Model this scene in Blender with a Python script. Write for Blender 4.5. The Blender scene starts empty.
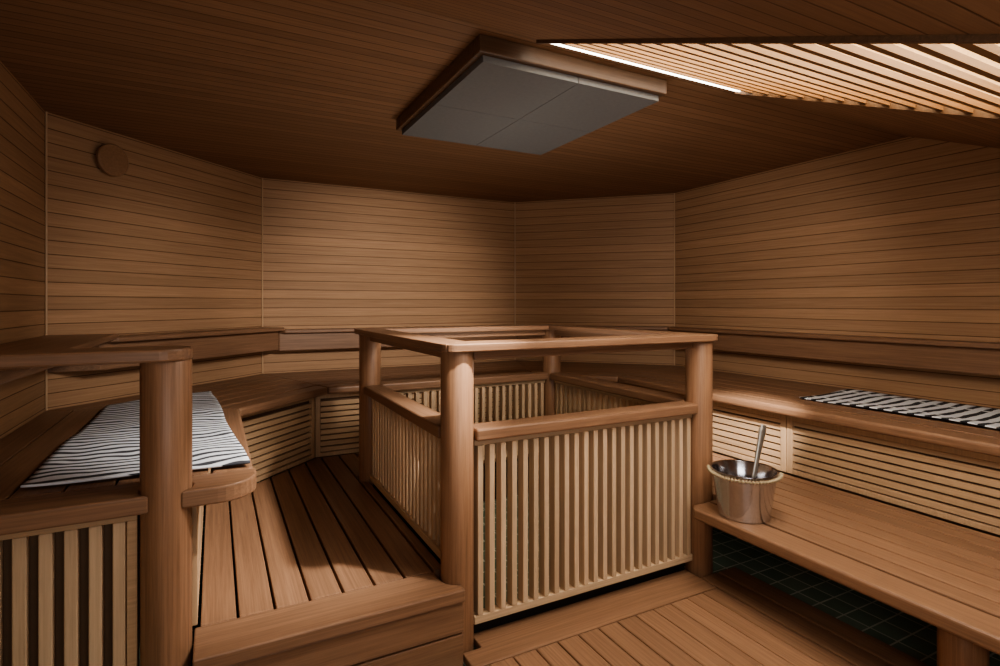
import bpy, math, random
from math import pi, sin, cos, radians, sqrt
random.seed(4)
S = bpy.context.scene
COL = S.collection
try: S.view_settings.look = 'AgX - Medium High Contrast'
except Exception as ex: print('look', ex)
# ---------------------------------------------------------------- materials
def lin(c):
    return tuple(((v/255)/12.92 if v/255 <= .04045 else ((v/255+.055)/1.055)**2.4) for v in c)
def newmat(name):
    m = bpy.data.materials.new(name); m.use_nodes = True
    nt = m.node_tree; nt.nodes.clear()
    out = nt.nodes.new('ShaderNodeOutputMaterial'); b = nt.nodes.new('ShaderNodeBsdfPrincipled')
    nt.links.new(b.outputs[0], out.inputs[0])
    return m, nt, b
def math_node(nt, op, a, b=None):
    n = nt.nodes.new('ShaderNodeMath'); n.operation = op
    for i, v in enumerate((a, b)):
        if v is None: continue
        if isinstance(v, (int, float)): n.inputs[i].default_value = v
        else: nt.links.new(v, n.inputs[i])
    return n.outputs[0]
def wood(name, rgb, ang=0.0, vertical=False, wall=False, plank=None, rough=.44, var=.13, contrast=.3, groove_dark=.16, spec=.4):
    m, nt, b = newmat(name); L = nt.links
    tc = nt.nodes.new('ShaderNodeTexCoord')
    m1 = nt.nodes.new('ShaderNodeMapping'); m1.inputs['Rotation'].default_value = (0, 0, -ang)
    m2 = nt.nodes.new('ShaderNodeMapping')
    m2.inputs['Scale'].default_value = (80, 80, 2.2) if vertical else ((2.2, 2.2, 90) if wall else (2.2, 95, 95))
    L.new(tc.outputs['Object'], m1.inputs[0]); L.new(m1.outputs[0], m2.inputs[0])
    geo = nt.nodes.new('ShaderNodeNewGeometry')
    sh = nt.nodes.new('ShaderNodeVectorMath'); sh.operation = 'ADD'
    L.new(m2.outputs[0], sh.inputs[0])
    rnd = geo.outputs['Random Per Island']
    groove = None
    if plank:
        ax, w = plank
        sep = nt.nodes.new('ShaderNodeSeparateXYZ'); L.new(tc.outputs['Object'], sep.inputs[0])
        q = math_node(nt, 'DIVIDE', sep.outputs[ax], w)
        fl = math_node(nt, 'FLOOR', q)
        wn = nt.nodes.new('ShaderNodeTexWhiteNoise'); wn.noise_dimensions = '1D'; L.new(fl, wn.inputs['W'])
        rnd = wn.outputs['Value']
        fr = math_node(nt, 'FRACT', q)
        d = math_node(nt, 'ABSOLUTE', math_node(nt, 'SUBTRACT', fr, .5))
        mr = nt.nodes.new('ShaderNodeMapRange'); L.new(d, mr.inputs[0])
        mr.inputs[1].default_value = .5-.0030/w; mr.inputs[2].default_value = .5-.0008/w
        groove = mr.outputs[0]
    off = math_node(nt, 'MULTIPLY', rnd, 40.0)
    cx = nt.nodes.new('ShaderNodeCombineXYZ')
    for i in range(3): L.new(off, cx.inputs[i])
    L.new(cx.outputs[0], sh.inputs[1])
    n = nt.nodes.new('ShaderNodeTexNoise'); n.inputs['Scale'].default_value = 1.0
    n.inputs['Detail'].default_value = 7; n.inputs['Roughness'].default_value = .72; n.inputs['Distortion'].default_value = .4
    L.new(sh.outputs[0], n.inputs['Vector'])
    cr = nt.nodes.new('ShaderNodeValToRGB'); L.new(n.outputs[0], cr.inputs[0])
    c = lin(rgb)
    cr.color_ramp.elements[0].position = .3; cr.color_ramp.elements[0].color = (c[0]*(1-contrast), c[1]*(1-contrast*1.15), c[2]*(1-contrast*1.25), 1)
    cr.color_ramp.elements[1].position = .7; cr.color_ramp.elements[1].color = (min(1, c[0]*(1+contrast)), min(1, c[1]*(1+contrast)), min(1, c[2]*(1+contrast)), 1)
    hs = nt.nodes.new('ShaderNodeHueSaturation'); hs.inputs['Saturation'].default_value = .97
    val = math_node(nt, 'ADD', math_node(nt, 'MULTIPLY', rnd, 2*var), 1-var)
    L.new(val, hs.inputs['Value']); L.new(cr.outputs[0], hs.inputs['Color'])
    colour = hs.outputs[0]
    bump = nt.nodes.new('ShaderNodeBump'); bump.inputs['Strength'].default_value = .15; bump.inputs['Distance'].default_value = .002
    hgt = n.outputs[0]
    if groove is not None:
        mx = nt.nodes.new('ShaderNodeMix'); mx.data_type = 'RGBA'
        L.new(groove, mx.inputs['Factor']); L.new(colour, mx.inputs[6]); mx.inputs[7].default_value = (c[0]*groove_dark, c[1]*groove_dark*.85, c[2]*groove_dark*.75, 1)
        colour = mx.outputs[2]
        hgt = math_node(nt, 'SUBTRACT', math_node(nt, 'MULTIPLY', n.outputs[0], .3), math_node(nt, 'MULTIPLY', groove, 2.0))
        bump.inputs['Strength'].default_value = .3
    L.new(hgt, bump.inputs['Height']); L.new(bump.outputs[0], b.inputs['Normal'])
    L.new(colour, b.inputs['Base Color']); b.inputs['Roughness'].default_value = rough
    b.inputs['Specular IOR Level'].default_value = spec
    return m
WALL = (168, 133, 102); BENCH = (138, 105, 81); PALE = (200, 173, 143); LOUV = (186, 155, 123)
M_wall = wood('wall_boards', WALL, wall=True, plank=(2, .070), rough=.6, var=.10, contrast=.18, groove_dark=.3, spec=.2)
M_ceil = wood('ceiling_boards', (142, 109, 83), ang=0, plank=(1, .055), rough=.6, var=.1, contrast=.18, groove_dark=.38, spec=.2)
M_bx = wood('bench_wood_x', BENCH, 0)
M_by = wood('bench_wood_y', BENCH, pi/2)
M_bp = wood('bench_wood_p', BENCH, pi/4)
M_bn = wood('bench_wood_n', BENCH, -pi/4)
M_fr = wood('dark_frame_wood', (100, 76, 57), 0)
M_bv = wood('post_wood', (139, 105, 80), vertical=True, contrast=.3, rough=.42)
M_vent = wood('vent_wood', (152, 117, 88), 0, contrast=.15)
M_px = wood('pale_wood_x', PALE, 0, contrast=.16)
M_py = wood('pale_wood_y', PALE, pi/2, contrast=.16)
L_px = wood('louvre_wood_x', LOUV, 0, contrast=.16)
L_py = wood('louvre_wood_y', LOUV, pi/2, contrast=.16)
L_pp = wood('louvre_wood_p', LOUV, pi/4, contrast=.16)
L_pn = wood('louvre_wood_n', LOUV, -pi/4, contrast=.16)
L_pv = wood('louvre_wood_v', LOUV, vertical=True, contrast=.14)
M_pv = wood('pale_wood_v', PALE, vertical=True, contrast=.16)
M_sl = wood('skylight_slat_wood', (142, 106, 72), 0, contrast=.15)
def plain(name, rgb, rough=.5, metal=0.0, emis=None, bumps=None):
    m, nt, b = newmat(name)
    n = nt.nodes.new('ShaderNodeTexNoise'); n.inputs['Scale'].default_value = bumps or 30
    tc = nt.nodes.new('ShaderNodeTexCoord'); nt.links.new(tc.outputs['Object'], n.inputs['Vector'])
    cr = nt.nodes.new('ShaderNodeValToRGB'); c = lin(rgb)
    cr.color_ramp.elements[0].color = tuple(v*.88 for v in c)+(1,); cr.color_ramp.elements[1].color = tuple(min(1, v*1.12) for v in c)+(1,)
    nt.links.new(n.outputs[0], cr.inputs[0]); nt.links.new(cr.outputs[0], b.inputs['Base Color'])
    b.inputs['Roughness'].default_value = rough; b.inputs['Metallic'].default_value = metal
    if emis:
        b.inputs['Emission Color'].default_value = emis[0]+(1,); b.inputs['Emission Strength'].default_value = emis[1]
    return m
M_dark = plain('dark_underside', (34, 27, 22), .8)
M_back = plain('backing_brown', (104, 80, 61), .8)
M_grey = plain('grey_mineral_board', (110, 109, 108), .9, bumps=60)
M_steel = plain('brushed_steel', (206, 210, 218), .16, 1.0, bumps=90)
M_rope = plain('natural_rope', (166, 150, 122), .85, bumps=200)
M_glow = plain('frosted_skylight_glass', (235, 238, 240), .5, emis=((1.0, .84, .58), 6.5))
M_led = plain('daylight_slot_glass', (255, 250, 240), .5, emis=((1.0, .92, .78), 8.0))
# tile
M_tile, nt, b = newmat('green_tile')
tc = nt.nodes.new('ShaderNodeTexCoord'); br = nt.nodes.new('ShaderNodeTexBrick'); br.offset = 0
mp = nt.nodes.new('ShaderNodeMapping'); nt.links.new(tc.outputs['Object'], mp.inputs[0]); nt.links.new(mp.outputs[0], br.inputs['Vector'])
br.inputs['Scale'].default_value = 10; br.inputs['Brick Width'].default_value = 1; br.inputs['Row Height'].default_value = 1
br.inputs['Mortar Size'].default_value = .035; br.inputs['Color1'].default_value = lin((132, 152, 134))+(1,); br.inputs['Color2'].default_value = lin((112, 134, 116))+(1,)
br.inputs['Mortar'].default_value = lin((205, 212, 196))+(1,)
nt.links.new(br.outputs[0], b.inputs['Base Color']); b.inputs['Roughness'].default_value = .2
# towel
def towel_mat(name, scale, dist, thr, det=1.5, dsc=1.6):
    m, nt, b = newmat(name)
    tc = nt.nodes.new('ShaderNodeTexCoord'); w = nt.nodes.new('ShaderNodeTexWave'); w.bands_direction = 'Y'
    nt.links.new(tc.outputs['Object'], w.inputs['Vector'])
    w.inputs['Scale'].default_value = scale; w.inputs['Distortion'].default_value = dist; w.inputs['Detail'].default_value = det; w.inputs['Detail Scale'].default_value = dsc
    cr = nt.nodes.new('ShaderNodeValToRGB'); nt.links.new(w.outputs['Fac'], cr.inputs[0])
    cr.color_ramp.elements[0].position = thr-.06; cr.color_ramp.elements[0].color = (.045, .048, .06, 1)
    cr.color_ramp.elements[1].position = thr+.06; cr.color_ramp.elements[1].color = (.72, .75, .82, 1)
    nt.links.new(cr.outputs[0], b.inputs['Base Color']); b.inputs['Roughness'].default_value = .95
    return m
M_tow1 = towel_mat('zebra_linen', 6.2, 6.5, .38, 1.0, 1.0)
# barred towel: dark bars across, broken once or twice
M_tow2, nt, b = newmat('barred_linen')
tc = nt.nodes.new('ShaderNodeTexCoord'); sp = nt.nodes.new('ShaderNodeSeparateXYZ'); nt.links.new(tc.outputs['Object'], sp.inputs[0])
no = nt.nodes.new('ShaderNodeTexNoise'); no.inputs['Scale'].default_value = 7; nt.links.new(tc.outputs['Object'], no.inputs['Vector'])
wob = math_node(nt, 'MULTIPLY', math_node(nt, 'SUBTRACT', no.outputs[0], .5), .55)
xx = math_node(nt, 'ADD', math_node(nt, 'ADD', math_node(nt, 'MULTIPLY', sp.outputs[0], 3.6), 10.5), math_node(nt, 'MULTIPLY', wob, .5))
col_ = math_node(nt, 'FLOOR', xx)
wn = nt.nodes.new('ShaderNodeTexWhiteNoise'); wn.noise_dimensions = '1D'; nt.links.new(col_, wn.inputs['W'])
yy = math_node(nt, 'ADD', math_node(nt, 'ADD', math_node(nt, 'MULTIPLY', sp.outputs[1], 15.0), math_node(nt, 'MULTIPLY', wn.outputs[0], .15)), wob)
bar = math_node(nt, 'LESS_THAN', math_node(nt, 'FRACT', math_node(nt, 'ADD', yy, 50.0)), .42)
gx = math_node(nt, 'LESS_THAN', math_node(nt, 'ABSOLUTE', math_node(nt, 'SUBTRACT', math_node(nt, 'FRACT', xx), .5)), .46)
mask = math_node(nt, 'MULTIPLY', bar, gx)
mx = nt.nodes.new('ShaderNodeMix'); mx.data_type = 'RGBA'; nt.links.new(mask, mx.inputs['Factor'])
mx.inputs[6].default_value = (.74, .76, .80, 1); mx.inputs[7].default_value = (.02, .02, .025, 1)
nt.links.new(mx.outputs[2], b.inputs['Base Color']); b.inputs['Roughness'].default_value = .95
# ---------------------------------------------------------------- mesh helper
class MB:
    def __init__(s): s.v = []; s.f = []; s.smooth = False
    def prism(s, poly, z0, z1):
        a = sum(poly[i][0]*poly[(i+1) % len(poly)][1]-poly[(i+1) % len(poly)][0]*poly[i][1] for i in range(len(poly)))
        if a < 0: poly = list(reversed(poly))
        n = len(poly); o = len(s.v)
        g0 = z0 if callable(z0) else (lambda x, y: z0); g1 = z1 if callable(z1) else (lambda x, y: z1)
        for x, y in poly: s.v.append((x, y, g0(x, y)))
        for x, y in poly: s.v.append((x, y, g1(x, y)))
        s.f.append(tuple(o+i for i in reversed(range(n)))); s.f.append(tuple(o+n+i for i in range(n)))
        for i in range(n):
            j = (i+1) % n; s.f.append((o+i, o+j, o+n+j, o+n+i))
        return s
    def box(s, x0, x1, y0, y1, z0, z1): return s.prism([(x0, y0), (x1, y0), (x1, y1), (x0, y1)], z0, z1)
    def sbox(s, P, Q, t0, t1, o0, o1, z0, z1):
        dx, dy = Q[0]-P[0], Q[1]-P[1]; l = sqrt(dx*dx+dy*dy); dx /= l; dy /= l; nx, ny = -dy, dx
        if t1 is None: t1 = l
        pt = lambda t, o: (P[0]+dx*t+nx*o, P[1]+dy*t+ny*o)
        return s.prism([pt(t0, o0), pt(t1, o0), pt(t1, o1), pt(t0, o1)], z0, z1)
    def lathe(s, cx, cy, prof, n=40, close=True):
        o = len(s.v); m = len(prof)
        for r, z in prof:
            for k in range(n):
                a = 2*pi*k/n; s.v.append((cx+r*cos(a), cy+r*sin(a), z))
        for i in range(m-1):
            for k in range(n):
                j = (k+1) % n; s.f.append((o+i*n+k, o+i*n+j, o+(i+1)*n+j, o+(i+1)*n+k))
        if close:
            s.f.append(tuple(o+k for k in reversed(range(n)))); s.f.append(tuple(o+(m-1)*n+k for k in range(n)))
        s.smooth = True; return s
    def tube(s, pts, rs, n=12, flat=1.0):
        from mathutils import Vector
        o = len(s.v); P = [Vector(p) for p in pts]
        if isinstance(rs, (int, float)): rs = [rs]*len(P)
        up = None
        for i, p in enumerate(P):
            d = (P[min(i+1, len(P)-1)]-P[max(i-1, 0)]).normalized()
            if up is None: up = Vector((0, 0, 1)) if abs(d.z) < .9 else Vector((.4606, .888, 0))
            a = d.cross(up).normalized(); bb = a.cross(d).normalized(); up = bb
            for k in range(n):
                t = 2*pi*k/n; s.v.append(tuple(p+a*(cos(t)*rs[i])+bb*(sin(t)*rs[i]*flat)))
        for i in range(len(P)-1):
            for k in range(n):
                j = (k+1) % n; s.f.append((o+i*n+k, o+i*n+j, o+(i+1)*n+j, o+(i+1)*n+k))
        s.f.append(tuple(o+k for k in reversed(range(n)))); e = o+(len(P)-1)*n; s.f.append(tuple(e+k for k in range(n)))
        s.smooth = True; return s
    def build(s, name, mat, parent=None, bevel=0.0, seg=2, **props):
        base = ORI[parent.name] if parent is not None else (0, 0, 0)
        me = bpy.data.meshes.new(name)
        me.from_pydata([(x-base[0], y-base[1], z-base[2]) for x, y, z in s.v], [], s.f); me.update()
        me.materials.append(mat)
        o = bpy.data.objects.new(name, me); COL.objects.link(o)
        if parent is not None: o.parent = parent
        ORI[o.name] = base
        if s.smooth:
            for p in me.polygons: p.use_smooth = True
            me.set_sharp_from_angle(angle=radians(35))
        if bevel > 0:
            bm = o.modifiers.new('bevel', 'BEVEL'); bm.width = bevel; bm.segments = seg; bm.limit_method = 'ANGLE'; bm.angle_limit = radians(40)
        for k, v in props.items(): o[k] = v
        return o
ORI = {}
def thing(name, loc, label, cat, group=None):
    o = bpy.data.objects.new(name, None); COL.objects.link(o); o.location = loc; o.empty_display_size = .1
    o['label'] = label; o['category'] = cat
    if group: o['group'] = group
    ORI[o.name] = loc
    return o
def offset(pts, d):
    """offset an open polyline to its right side by d (number or one per segment)"""
    n = len(pts); out = []
    ds = d if isinstance(d, (list, tuple)) else [d]*(n-1)
    def nr(a, b):
        dx, dy = b[0]-a[0], b[1]-a[1]; l = sqrt(dx*dx+dy*dy); return (dy/l, -dx/l)
    for i, p in enumerate(pts):
        if i == 0: m = nr(pts[0], pts[1]); out.append((p[0]+m[0]*ds[0], p[1]+m[1]*ds[0]))
        elif i == n-1: m = nr(pts[-2], pts[-1]); out.append((p[0]+m[0]*ds[-1], p[1]+m[1]*ds[-1]))
        else:
            a = nr(pts[i-1], p); c = nr(p, pts[i+1])
            det = a[0]*c[1]-a[1]*c[0]; r1, r2 = ds[i-1], ds[i]
            x = (r1*c[1]-r2*a[1])/det; y = (a[0]*r2-c[0]*r1)/det
            out.append((p[0]+x, p[1]+y))
    return out
lerp = lambda a, b, t: (a[0]+(b[0]-a[0])*t, a[1]+(b[1]-a[1])*t)
# ---------------------------------------------------------------- room
ZC = 2.25; FV = -.13; MS = .42; FRONT = -2.35
GZ = .06; FZ = .02            # duckboard top, tiled floor
UL, UR = -1.534, 2.754
D = (UL, 1.629); A = (-.463, 2.7); B = (1.736, 2.7); C = (UR, 1.682)
W0 = (UL, FRONT); W5 = (UR, FRONT)
walls = [('wall_left', W0, D), ('wall_back_left', D, A), ('wall_back', A, B), ('wall_back_right', B, C), ('wall_right', C, W5), ('wall_front', W5, W0)]
for nme, P, Q in walls:
    MB().sbox(P, Q, -.02, sqrt((P[0]-Q[0])**2+(P[1]-Q[1])**2)+.02, 0, .05, -.02, 2.3).build(nme, M_wall, kind='structure')
MB().box(UL-.05, UR+.05, FRONT-.05, 2.76, -.04, FZ).build('floor', M_tile, kind='structure')
zs = lambda x, y: ZC-MS*(FV-y)
c = MB()
c.prism([(UL-.05, FV), (UR+.05, FV), (UR+.05, C[1]), (C[0], C[1]+.05), (B[0], B[1]+.05), (A[0], A[1]+.05), (UL-.05, D[1]+.05)], ZC, ZC+.05)
OU0, OU1, OV0, OV1 = .245, 1.29, -1.62, -.15
def sl(x0, x1, y0, y1, a=0, h=.05): c.prism([(x0, y0), (x1, y0), (x1, y1), (x0, y1)], lambda x, y: zs(x, y)+a, lambda x, y: zs(x, y)+a+h)
sl(UL-.05, OU0, FRONT-.05, FV); sl(OU1, UR+.05, FRONT-.05, FV); sl(OU0, OU1, FRONT-.05, OV0); sl(OU0, OU1, OV1, FV)
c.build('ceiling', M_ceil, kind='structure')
for i in range(4):
    inn = offset([W0, D, A, B, C, W5], .006)[i+1]
    k = MB(); k.lathe(inn[0], inn[1], [(.005, .76), (.005, ZC-.001)], 8); k.build('trim_%d' % (i+1), L_pv, kind='structure')
# skylight
w = MB()
def well(x0, x1, y0, y1): w.prism([(x0, y0), (x1, y0), (x1, y1), (x0, y1)], lambda x, y: zs(x, y)+.0505, lambda x, y: zs(x, y)+.30)
well(OU0-.03, OU0, OV0-.03, OV1+.03); well(OU1, OU1+.03, OV0-.03, OV1+.03); well(OU0, OU1, OV0-.03, OV0); well(OU0, OU1, OV1, OV1+.03)
sky = w.build('window_1', M_px, kind='structure')
g = MB(); g.prism([(OU0-.03, OV0-.03), (OU1+.03, OV0-.03), (OU1+.03, OV1+.03), (OU0-.03, OV1+.03)], lambda x, y: zs(x, y)+.301, lambda x, y: zs(x, y)+.32)
g.build('pane', M_glow, sky)
screen = thing('skylight_screen', ((OU0+OU1)/2, (OV0+OV1)/2, zs(0, (OV0+OV1)/2)), 'slatted timber screen glowing under the sloping skylight', 'skylight screen')
s_ = MB(); y = OV1-.065
while y > OV0+.04:
    s_.prism([(OU0+.012, y-.026), (OU1-.012, y-.026), (OU1-.012, y), (OU0+.012, y)], lambda x, yy: zs(x, yy)-.002, lambda x, yy: zs(x, yy)+.014)
    y -= .078
s_.build('slats', M_sl, screen)
f_ = MB()
for x0, x1, y0, y1 in ((OU0, OU0+.012, OV0, OV1), (OU1-.012, OU1, OV0, OV1), (OU0+.012, OU1-.012, OV0, OV0+.014)):
    f_.prism([(x0, y0), (x1, y0), (x1, y1), (x0, y1)], lambda x, yy: zs(x, yy)-.012, lambda x, yy: zs(x, yy)+.045)
f_.build('frame', M_fr, screen)
l_ = MB(); l_.prism([(OU0+.012, OV1-.030), (OU1-.012, OV1-.030), (OU1-.012, OV1-.002), (OU0+.012, OV1-.002)], lambda x, yy: zs(x, yy)-.002, lambda x, yy: zs(x, yy)+.012)
l_.build('light_strip', M_led, screen, label='bright white light strip')
# ceiling panel
hood = thing('ceiling_panel', (.5, .44, 2.13), 'square grey four-tile panel in a wooden frame on the ceiling', 'ceiling panel')
hx0, hx1, hy0, hy1 = .075, .915, -.06, .905
fr = MB(); m_ = .024; fz = 2.188
fr.box(hx0-m_, hx1+m_, hy0-m_, hy0+.03, fz, ZC); fr.box(hx0-m_, hx1+m_, hy1-.03, hy1+m_, fz, ZC)
fr.box(hx0-m_, hx0+.03, hy0+.03, hy1-.03, fz, ZC); fr.box(hx1-.03, hx1+m_, hy0+.03, hy1-.03, fz, ZC)
fr.build('frame', M_fr, hood, bevel=.004)
mx_, my_ = (hx0+hx1)/2, (hy0+hy1)/2
for x0, x1 in ((hx0, mx_-.0012), (mx_+.0012, hx1)):
    for y0, y1 in ((hy0, my_-.0012), (my_+.0012, hy1)):
        MB().box(x0, x1, y0, y1, 2.163, fz).build('grey_tile', M_grey, hood, bevel=.001)
# ---------------------------------------------------------------- benches
ST, SB = .76, .712
INN = [(-.67, -.055), (-.67, 1.24), (-.14, 1.77), (1.38, 1.77), (1.83, 1.32), (1.83, FRONT+.01)]
OUT_IN = offset([W0, D, A, B, C, W5], .004); OUT_IN[0] = (UL+.004, -.055); OUT_IN[-1] = (UR-.004, FRONT+.01)
RIS = [(-.83, .08), (-.83, 1.22), (-.21, 1.84), (1.38, 1.84), (1.89, 1.33), (1.89, FRONT+.01)]
Wb = [M_by, M_bp, M_bx, M_bn, M_by]; Wp = [L_py, L_pp, L_px, L_pn, L_py]
BN = ['left bench with a rounded front corner carrying a zebra striped towel', 'angled bench section between the left bench and the rear wall bench',
      'straight rear bench behind the slatted stove enclosure', 'angled bench section in the rear right corner', 'long right bench carrying the barred towel']
zbase = [.302, .302, .302, .302, .402]
for i in range(5):
    I0, I1, O0, O1 = INN[i], INN[i+1], OUT_IN[i], OUT_IN[i+1]
    mid = lerp(lerp(I0, I1, .5), lerp(O0, O1, .5), .5)
    t = thing('bench', (mid[0], mid[1], zbase[i]), BN[i], 'bench', 'wall benches around the room')
    ts = [0, .15] + [.15+.85*k/6 for k in range(1, 7)]
    J0, J1 = I0, I1; K0, K1 = O0, O1
    if i == 0: J0 = (I0[0], .1); K0 = (O0[0], .1)
    def strip(a, b_):
        p = [lerp(J0, K0, a), lerp(J1, K1, a), lerp(J1, K1, b_), lerp(J0, K0, b_)]
        dx, dy = p[1][0]-p[0][0], p[1][1]-p[0][1]; l = sqrt(dx*dx+dy*dy); q = .0012
        return [(p[0][0]+dx/l*q, p[0][1]+dy/l*q), (p[1][0]-dx/l*q, p[1][1]-dy/l*q), (p[2][0]-dx/l*q, p[2][1]-dy/l*q), (p[3][0]+dx/l*q, p[3][1]+dy/l*q)]
    MB().prism(strip(0, .145), SB, ST).build('front_board', Wb[i], t, bevel=.014, seg=3)
    pm = MB()
    for k in range(1, 7): pm.prism(strip(ts[k]+.004, ts[k+1]-.004), ST-.032, ST)
    pm.build('seat_planks', Wb[i], t, bevel=.003)
    if i == 0:
        r = .11; px_, pr = -.906, .0665; yv = -.055; u1 = -.665
        h = sqrt(pr**2-yv**2)
        poly = [(UL+.004, yv), (px_-h, yv)]
        a_start = math.atan2(yv, -h) % (2*pi); a_end = math.atan2(yv, h)
        for k in range(1, 20):
            a = a_start+(a_end-a_start)*k/20; poly.append((px_+pr*cos(a), pr*sin(a)))
        poly.append((px_+h, yv))
        for k in range(9):
            a = -pi/2+pi/2*k/8; poly.append((u1-r+r*cos(a), yv+r+r*sin(a)))
        poly += [(u1, .096), (UL+.004, .096)]
        MB().prism(poly, SB-.002, ST+.001).build('end_board', M_bx, t, bevel=.010, seg=3)
    R0, R1 = RIS[i], RIS[i+1]; l = sqrt((R1[0]-R0[0])**2+(R1[1]-R0[1])**2)
    zb = zbase[i]; ztop = SB-.004
    cuts = [0, l] if i in (0, 1, 3) else ([0, l*.5, l] if i == 2 else [0, 1.30, 2.5, l])
    MB().sbox(R0, R1, .0, l, .022, .03, zb, ztop-.002).build('backing_board', M_back, t)
    pf = MB(); ps = MB()
    for k in range(len(cuts)-1):
        a, b_ = cuts[k], cuts[k+1]
        pf.sbox(R0, R1, a+.002, a+.034, 0, .02, zb, ztop); pf.sbox(R0, R1, b_-.034, b_-.002, 0, .02, zb, ztop)
        pf.sbox(R0, R1, a+.034, b_-.034, 0, .02, ztop-.03, ztop); pf.sbox(R0, R1, a+.034, b_-.034, 0, .02, zb, zb+.025)
        z = zb+.032
        while z < ztop-.05:
            ps.sbox(R0, R1, a+.036, b_-.036, .004, .018, z, min(z+.027, ztop-.032)); z += .037
    pf.build('louvre_frame', L_pv, t, bevel=.002); ps.build('louvre_slats', Wp[i], t)
# front of left bench: vertical slats
fs = thing('slatted_panel', (-1.25, 0, FZ), 'pale vertical slat panel under the near end of the left bench', 'slatted panel')
q = MB(); q.box(UL+.002, -.975, -.018, .018, .686, .705); q.box(UL+.002, -.975, -.018, .018, FZ, .06); q.box(-1.0, -.975, -.018, .018, .06, .686)
q.build('frame', L_px, fs, bevel=.003)
q = MB(); x = UL+.02
while x < -1.03:
    q.box(x, x+.03, -.016, .012, .0605, .6855); x += .0535
q.build('slats', M_pv, fs, bevel=.003)
MB().box(UL+.002, -.975, .022, .032, FZ, .70).build('backing_board', M_back, fs)
# backrests
bo = [(UL, .09), D, A, B, C, (UR, FRONT+.01)]
b1 = offset(bo, .003); b3 = offset(bo, [.30, .20, .1333, .1333, .1333])
b2 = [lerp(b1[k], b3[k], f) for k, f in zip(range(6), (.5, .74, .74, .74, .74, .74))]
BL = ['backrest on the left wall behind the zebra striped towel', 'backrest on the angled wall under the round air vent', 'backrest along the rear wall behind the stove enclosure',
      'short backrest on the angled rear right wall', 'long backrest on the right wall above the barred towel']
for i in range(5):
    m = lerp(b1[i], b2[i+1], .5)
    t = thing('backrest', (m[0], m[1], .93), BL[i], 'backrest', 'backrests fixed along the walls')
    def quad(bx):
        p = [b1[i], b1[i+1], bx[i+1], bx[i]]
        dx, dy = p[1][0]-p[0][0], p[1][1]-p[0][1]; l = sqrt(dx*dx+dy*dy); q = .003; dx *= q/l; dy *= q/l
        return [(p[0][0]+dx, p[0][1]+dy), (p[1][0]-dx, p[1][1]-dy), (p[2][0]-dx, p[2][1]-dy), (p[3][0]+dx, p[3][1]+dy)]
    up = .02 if i == 1 else (.04 if i == 0 else 0)
    MB().prism(quad(b2), (1.04 if i == 0 else .935+up*.5), 1.068+up).build('back_board', Wb[i], t, bevel=.004)
    MB().prism(quad(b3), 1.0685+up, 1.095+up).build('cap_board', Wb[i], t, bevel=.006)
# left rail
rl = thing('handrail', (-.906, 0, FZ), 'thick round post with a flat handrail running to the left wall', 'handrail')
MB().lathe(-.906, 0, [(.060, FZ), (.065, FZ+.01), (.065, 1.124), (.063, 1.129)], 48).build('post', M_bv, rl)
poly = [(UL+.004, -.085)]
for k in range(13):
    a = -pi/2+pi*k/12; poly.append((-.918+.078*cos(a), .085*sin(a)))
poly += [(UL+.004, .085)]
MB().prism(poly, 1.13, 1.165).build('top_rail', M_bx, rl, bevel=.006)
# ---------------------------------------------------------------- platform with step
pf = thing('platform', (-.45, .9, FZ), 'raised plank platform with a step in front of the left bench', 'platform')
q = MB(); n = 7; wdt = (-.064+.826)/n
for k in range(n):
    a = -.826+k*wdt+.004; b_ = -.826+(k+1)*wdt-.004
    e = lambda u: min(1.835, u+2.045)
    poly = [(a, .078), (b_, .078), (b_, e(b_)), (a, e(a))]
    if a < -.21 < b_: poly = [(a, .078), (b_, .078), (b_, e(b_)), (-.21, 1.835), (a, e(a))]
    q.prism(poly, .265, .30)
x = -.064
while x < 1.2:
    q.box(x+.004, x+.105, 1.335, 1.835, .265, .30); x += .109
q.build('deck_planks', M_by, pf, bevel=.004)
poly = [(-.838, -.105), (-.012, -.105), (-.012, -.064)]
for k in range(1, 9):
    a = -pi/2-.19-(pi/2-.19)*k/8; poly.append((.064*cos(a), .064*sin(a)))
poly += [(-.064, .072), (-.838, .072)]
MB().prism(poly, .258, .302).build('nosing_board', M_bx, pf, bevel=.005)
MB().box(-.838, -.014, -.095, -.068, .150, .257).build('fascia_board', M_bx, pf, bevel=.004)
MB().box(-.838, -.014, -.092, -.068, FZ, .143).build('fascia_board', M_bx, pf, bevel=.004)
MB().box(-.062, -.024, .067, 1.194, .262, .306).build('edge_board', M_by, pf, bevel=.003)
MB().box(-.82, -.07, .08, 1.2, FZ, .255).build('base', M_dark, pf)
MB().box(-.3, 1.2, 1.34, 1.83, FZ, .255).build('base', M_dark, pf)
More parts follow.
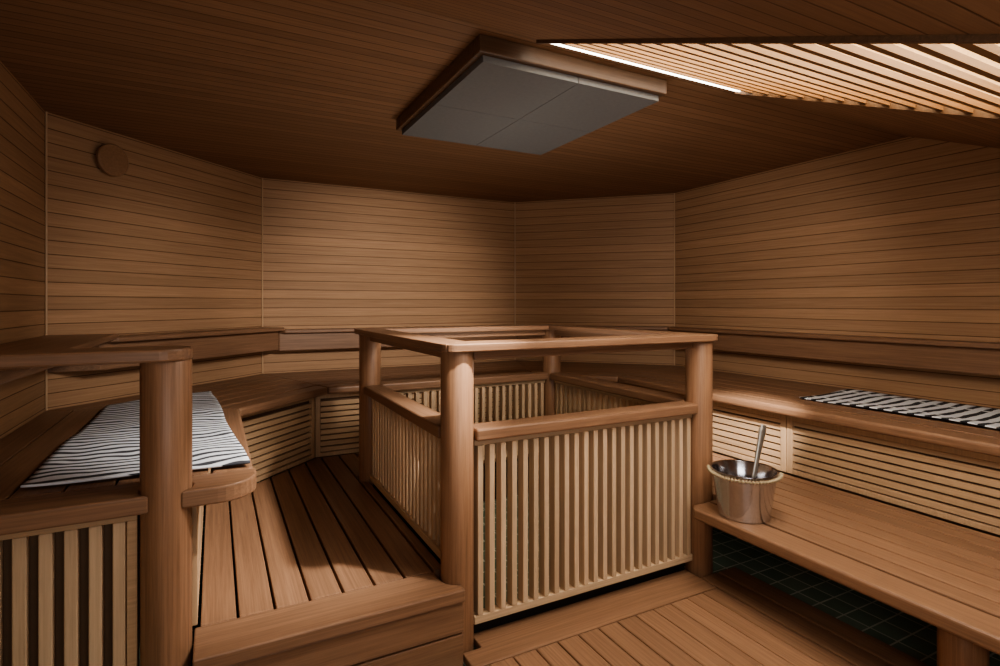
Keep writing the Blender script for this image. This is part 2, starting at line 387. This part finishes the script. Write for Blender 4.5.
# ---------------------------------------------------------------- stove enclosure
SU, SV = 1.22, 1.262; PR = .06
en = thing('stove_enclosure', (SU/2, SV/2, FZ), 'square stove enclosure with four round posts and vertical slats', 'railing')
for (x, y) in ((0, 0), (SU, 0), (0, SV), (SU, SV)):
    MB().lathe(x, y, [(.056, FZ), (PR, FZ+.01), (PR, 1.116), (.058, 1.12)], 48).build('post', M_bv, en)
X0, X1, Y0, Y1 = -.08, SU+.062, -.08, SV+.08; x0, x1, y0, y1 = .06, SU-.06, .06, SV-.06
def mitre(side):
    r = .045
    def arc(cx, cy, sx, sy, a0, a1): return [(cx-sx*r+sx*r*cos(a0+(a1-a0)*i/4), cy-sy*r+sy*r*sin(a0+(a1-a0)*i/4)) for i in range(5)]
    q4 = pi/4; q2 = pi/2
    if side == 'f': return arc(X0, Y0, -1, -1, q4, q2)+arc(X1, Y0, 1, -1, q2, q4)+[(x1, y0), (x0, y0)]
    if side == 'b': return arc(X0, Y1, -1, 1, q4, q2)+arc(X1, Y1, 1, 1, q2, q4)+[(x1, y1), (x0, y1)]
    if side == 'l': return arc(X0, Y0, -1, -1, q4, 0)+arc(X0, Y1, -1, 1, 0, q4)+[(x0, y1), (x0, y0)]
    return arc(X1, Y0, 1, -1, q4, 0)+arc(X1, Y1, 1, 1, 0, q4)+[(x1, y1), (x1, y0)]
for s, mt in (('f', M_bx), ('b', M_bx), ('l', M_by), ('r', M_by)):
    MB().prism(mitre(s), 1.1205, 1.150).build('top_rail', mt, en, bevel=.004)
g = PR+.001
def fence(P, Q, zb, horiz, pale, dep=.02):
    L_ = sqrt((Q[0]-P[0])**2+(Q[1]-P[1])**2)
    MB().sbox(P, Q, g, L_-g, -.018, .018, 1.085, 1.12).build('upper_beam', horiz, en, bevel=.003)
    MB().sbox(P, Q, g-.005, L_-g+.005, -.052, .052, .792, .838).build('middle_rail', horiz, en, bevel=.008)
    MB().sbox(P, Q, g, L_-g, -.02, .02, zb-.03, zb).build('bottom_rail', pale, en, bevel=.003)
    MB().sbox(P, Q, g, L_-g, -.018, .018, .770, .7915).build('slat_head', pale, en, bevel=.003)
    q = MB(); n = 23; st = (L_-2*g)/n
    for k in range(n):
        t0 = g+(k+.5)*st-.011; q.sbox(P, Q, t0, t0+.022, -dep, dep, zb+.0005, .7695)
    q.build('slat_panel', M_pv, en, bevel=.0025)
fence((0, 0), (SU, 0), .145, M_bx, M_px, .021)
fence((0, SV), (0, 0), .345, M_by, M_py, .010)
fence((SU, SV), (0, SV), .345, M_bx, M_px)
fence((SU, 0), (SU, SV), .345, M_by, M_py)
MB().box(.062, SU-.062, .03, .045, FZ, .112).build('dark_gap_board', M_dark, en)  # dark board added so the gap under the front slats looks shaded
MB().box(.0, .012, .064, SV-.064, FZ, .309).build('dark_gap_board', M_dark, en)
# ---------------------------------------------------------------- lower grate
gr = thing('floor_grate', (.6, -1.1, FZ), 'lower floor of wooden duckboard in front of the enclosure', 'duckboard')
MB().prism([(-.008, -.16), (1.155, -.16), (1.155, .022), (.065, .022), (.065, -.066), (-.008, -.066)], GZ-.028, GZ).build('border_plank', M_bx, gr, bevel=.004)
MB().box(1.16, 1.266, -2.3, -.066, GZ-.028, GZ).build('border_plank', M_by, gr, bevel=.004)
MB().box(1.274, 1.38, -2.3, -.066, GZ-.028, GZ).build('border_plank', M_by, gr, bevel=.004)
q = MB(); x = 1.155
while x > -.9:
    q.box(x-.092, x-.004, -2.3, -.165, GZ-.028, GZ); x -= .092
q.build('planks', M_by, gr, bevel=.004)
for y in (-.12, -.7, -1.3, -1.9): MB().box(-.85 if y < -.2 else 0, 1.35, y-.02, y+.02, FZ+.0005, GZ-.0285).build('joist', M_dark, gr)
# ---------------------------------------------------------------- low right bench
lb = thing('low_bench', (1.45, -.6, FZ), 'low foot bench on the right carrying the steel bucket', 'bench')
fbp = [(1.07+.03, -.078), (1.195, -.078), (1.195, -2.3), (1.07, -2.3), (1.07, -.108)]
MB().prism(fbp, .352, .40).build('front_board', M_by, lb, bevel=.010, seg=3)
q = MB(); x = 1.2
while x < 1.86:
    x2 = min(x+.088, 1.876)
    ve = -.078 if x < 1.28 else 1.33
    q.box(x+.004, x2-.004, -2.3, ve, .37, .40); x += .088
q.build('seat_planks', M_by, lb, bevel=.003)
for a in ((1.21, 1.87, -.13, -.09), (1.21, 1.87, -1.04, -1.0), (1.31, 1.87, 1.2, 1.24)):
    MB().box(*a, .352, .369).build('cross_bearer', M_bx, lb)
MB().lathe(1.19, -1.03, [(.056, GZ+.0005), (.06, GZ+.01), (.06, .348), (.058, .3515)], 40).build('leg', M_bv, lb)
for y in (-1.02, -.11): MB().lathe(1.80, y, [(.035, FZ), (.035, .3515)], 24).build('leg', M_bv, lb)
# ---------------------------------------------------------------- bucket & ladle
bu, bv, bz = 1.20, -.262, .4005
bk = thing('bucket', (bu, bv, bz), 'stainless steel sauna bucket with a rope wrapped handle', 'bucket')
H = .19
MB().lathe(bu, bv, [(.098, bz), (.102, bz+.003), (.128, bz+H), (.134, bz+H+.003), (.133, bz+H+.006), (.126, bz+H+.004), (.124, bz+H), (.098, bz+.006), (.002, bz+.006)], 56).build('body', M_steel, bk)
ca = radians(218.6)
for sg in (-1, 1):
    a = ca+sg*pi/2
    MB().tube([(bu+.126*cos(a), bv+.126*sin(a), bz+H-.025), (bu+.139*cos(a), bv+.139*sin(a), bz+H-.02), (bu+.141*cos(a), bv+.141*sin(a), bz+H-.002)], .005, 10).build('ear', M_steel, bk)
pts = []; rs = []; n = 220
for k in range(n+1):
    t = k/n; a = ca-pi/2+pi*t
    R_ = .140+.002*sin(pi*t); z = bz+H-.002-.008*sin(pi*t)
    pts.append((bu+R_*cos(a), bv+R_*sin(a), z)); rs.append(.0052+.0030*sin(k*.95))
MB().tube(pts, rs, 10).build('rope_handle', M_rope, bk)
ld = thing('ladle', (bu+.03, bv+.03, bz+.01), 'pale metal ladle handle sticking up out of the bucket', 'ladle')
rx, ry = .888, -.4606
low = (bu+.02*rx, bv+.02*ry, bz+.05); tip = (bu+.115*rx+.03, bv+.115*ry+.06, .765)
q = MB(); pts = [tuple(low[i]+(tip[i]-low[i])*t for i in range(3)) for t in [j/12 for j in range(13)]]
q.tube(pts, [.006+.012*(j/12)**1.5 for j in range(12)]+[.012], 14, flat=.5); q.build('handle', plain('ladle_handle', (178, 174, 168), .3, .85), ld)
q = MB(); q.lathe(low[0]-.01, low[1]+.01, [(.012, bz+.012), (.034, bz+.022), (.045, bz+.05), (.043, bz+.05), (.032, bz+.026), (.008, bz+.017)], 28); q.build('bowl', M_steel, ld)
# ---------------------------------------------------------------- round vent
t45 = 1/sqrt(2)
vt = thing('air_vent', (-1.3, 1.863, 2.085), 'round wooden air vent disc high on the left wall', 'vent')
def disc(r0, d0, d1, nm):
    q = MB(); n = 48
    base = (-1.305, 1.858, 2.085); nx, ny = t45, -t45
    for r, d in ((r0, d0), (r0, d1-.006), (r0-.006, d1), (.01, d1)):
        for k in range(n):
            a = 2*pi*k/n
            q.v.append((base[0]+nx*d+t45*r*cos(a), base[1]+ny*d+t45*r*cos(a), base[2]+r*sin(a)))
    for i in range(3):
        for k in range(n):
            j = (k+1) % n; q.f.append((i*n+k, i*n+j, (i+1)*n+j, (i+1)*n+k))
    q.f.append(tuple(3*n+k for k in range(n))); q.f.append(tuple(reversed(range(n)))); q.smooth = True
    return q.build(nm, M_vent, vt)
disc(.05, .001, .022, 'hub'); disc(.088, .022, .045, 'disc')
# ---------------------------------------------------------------- towels
def towel(name, c4, mat, label, seedv):
    cx = sum(p[0] for p in c4)/4; cy = sum(p[1] for p in c4)/4
    nx, ny = 30, 80; vs = []; fs_ = []
    rnd = random.Random(seedv); ph = [rnd.uniform(0, 6) for _ in range(6)]
    for j in range(ny+1):
        for i in range(nx+1):
            s, t = i/nx, j/ny
            a = lerp(c4[0], c4[1], s); b_ = lerp(c4[3], c4[2], s); p = lerp(a, b_, t)
            x = p[0]+.005*sin(9*t+ph[0])*(abs(s-.5)*2); yv = p[1]+.005*sin(7*s+ph[1])*(abs(t-.5)*2)
            z = ST+.0025+.0034*(1+sin(5*s+3*t+ph[2]))+.0024*(1+sin(13*t-4*s+ph[3]))+.0018*(1+sin(25*t+9*s+ph[4]))
            vs.append((x-cx, yv-cy, z-ST))
    for j in range(ny):
        for i in range(nx):
            a = j*(nx+1)+i; fs_.append((a, a+1, a+nx+2, a+nx+1))
    me = bpy.data.meshes.new(name); me.from_pydata(vs, [], fs_); me.update(); me.materials.append(mat)
    for p in me.polygons: p.use_smooth = True
    o = bpy.data.objects.new(name, me); COL.objects.link(o); o.location = (cx, cy, ST)
    sd = o.modifiers.new('solid', 'SOLIDIFY'); sd.thickness = .006; sd.offset = 1
    o['label'] = label; o['category'] = 'towel'; o['group'] = 'striped towels on the benches'
towel('towel', [(-1.275, .155), (-.685, .115), (-.80, 1.85), (-1.27, 1.60)], M_tow1, 'black and white zebra striped towel lying on the left bench', 3)
towel('towel', [(2.10, -1.55), (2.60, -1.55), (2.60, .10), (2.11, .10)], M_tow2, 'black and white barred towel lying on the right bench', 9)
# ---------------------------------------------------------------- light
from mathutils import Vector
def area(name, loc, target, size, sy, power, col):
    l = bpy.data.lights.new(name, 'AREA'); l.shape = 'RECTANGLE'; l.size = size; l.size_y = sy; l.energy = power; l.color = col
    o = bpy.data.objects.new(name, l); COL.objects.link(o); o.location = loc
    o.rotation_euler = (Vector(target)-Vector(loc)).to_track_quat('-Z', 'Y').to_euler()
    return o
def spot(name, loc, target, ang, power, col, blend=.6, rad=.03):
    l = bpy.data.lights.new(name, 'SPOT'); l.spot_size = radians(ang); l.spot_blend = blend; l.energy = power; l.color = col; l.shadow_soft_size = rad
    o = bpy.data.objects.new(name, l); COL.objects.link(o); o.location = loc
    o.rotation_euler = (Vector(target)-Vector(loc)).to_track_quat('-Z', 'Y').to_euler()
WC = (1, .94, .85)
area('skylight_daylight', (.77, -.85, 1.90), (.77, -.45, 0.9), .95, 1.3, 20, (1, .96, .9))
area('camera_side_fill', (-.5, -2.2, 1.15), (.4, 1.4, 1.0), 1.4, .5, 12, (1, .96, .9))  # soft fill added behind the camera, no fixture modelled there
area('ceiling_fill', (.61, .63, 1.0), (.61, .64, 2.2), .8, .8, 5, WC)  # unseen upward fill, added to brighten ceiling and rear walls
spot('daylight_beam_right', (1.0, -.8, 1.9), (1.87, .32, .52), 22, 420, WC, .9)
spot('daylight_beam_left', (.4, -.5, 2.05), (-.6, .6, .35), 44, 270, WC, .9)
spot('daylight_on_back_wall', (.5, -.35, 2.02), (.45, 2.7, 1.15), 52, 190, WC, 1.0, .15)
spot('daylight_on_left_wall', (.4, -.5, 1.98), (-1.0, 2.1, 1.1), 40, 100, WC, 1.0, .15)
spot('daylight_on_right_wall', (.9, -.7, 1.85), (2.75, .95, 1.35), 56, 45, WC, 1.0, .15)
wd = bpy.data.worlds.new('world'); S.world = wd; wd.use_nodes = True
wd.node_tree.nodes['Background'].inputs[0].default_value = (.6, .7, .8, 1); wd.node_tree.nodes['Background'].inputs[1].default_value = .05
# ---------------------------------------------------------------- camera
cd = bpy.data.cameras.new('camera'); cd.sensor_width = 36; cd.lens = 550*.036; cd.shift_y = -.029; cd.clip_start = .02
co = bpy.data.objects.new('camera', cd); COL.objects.link(co); co.location = (-.783, -1.848, 1.29)
co.rotation_euler = (pi/2, 0, radians(-27.42)); S.camera = co
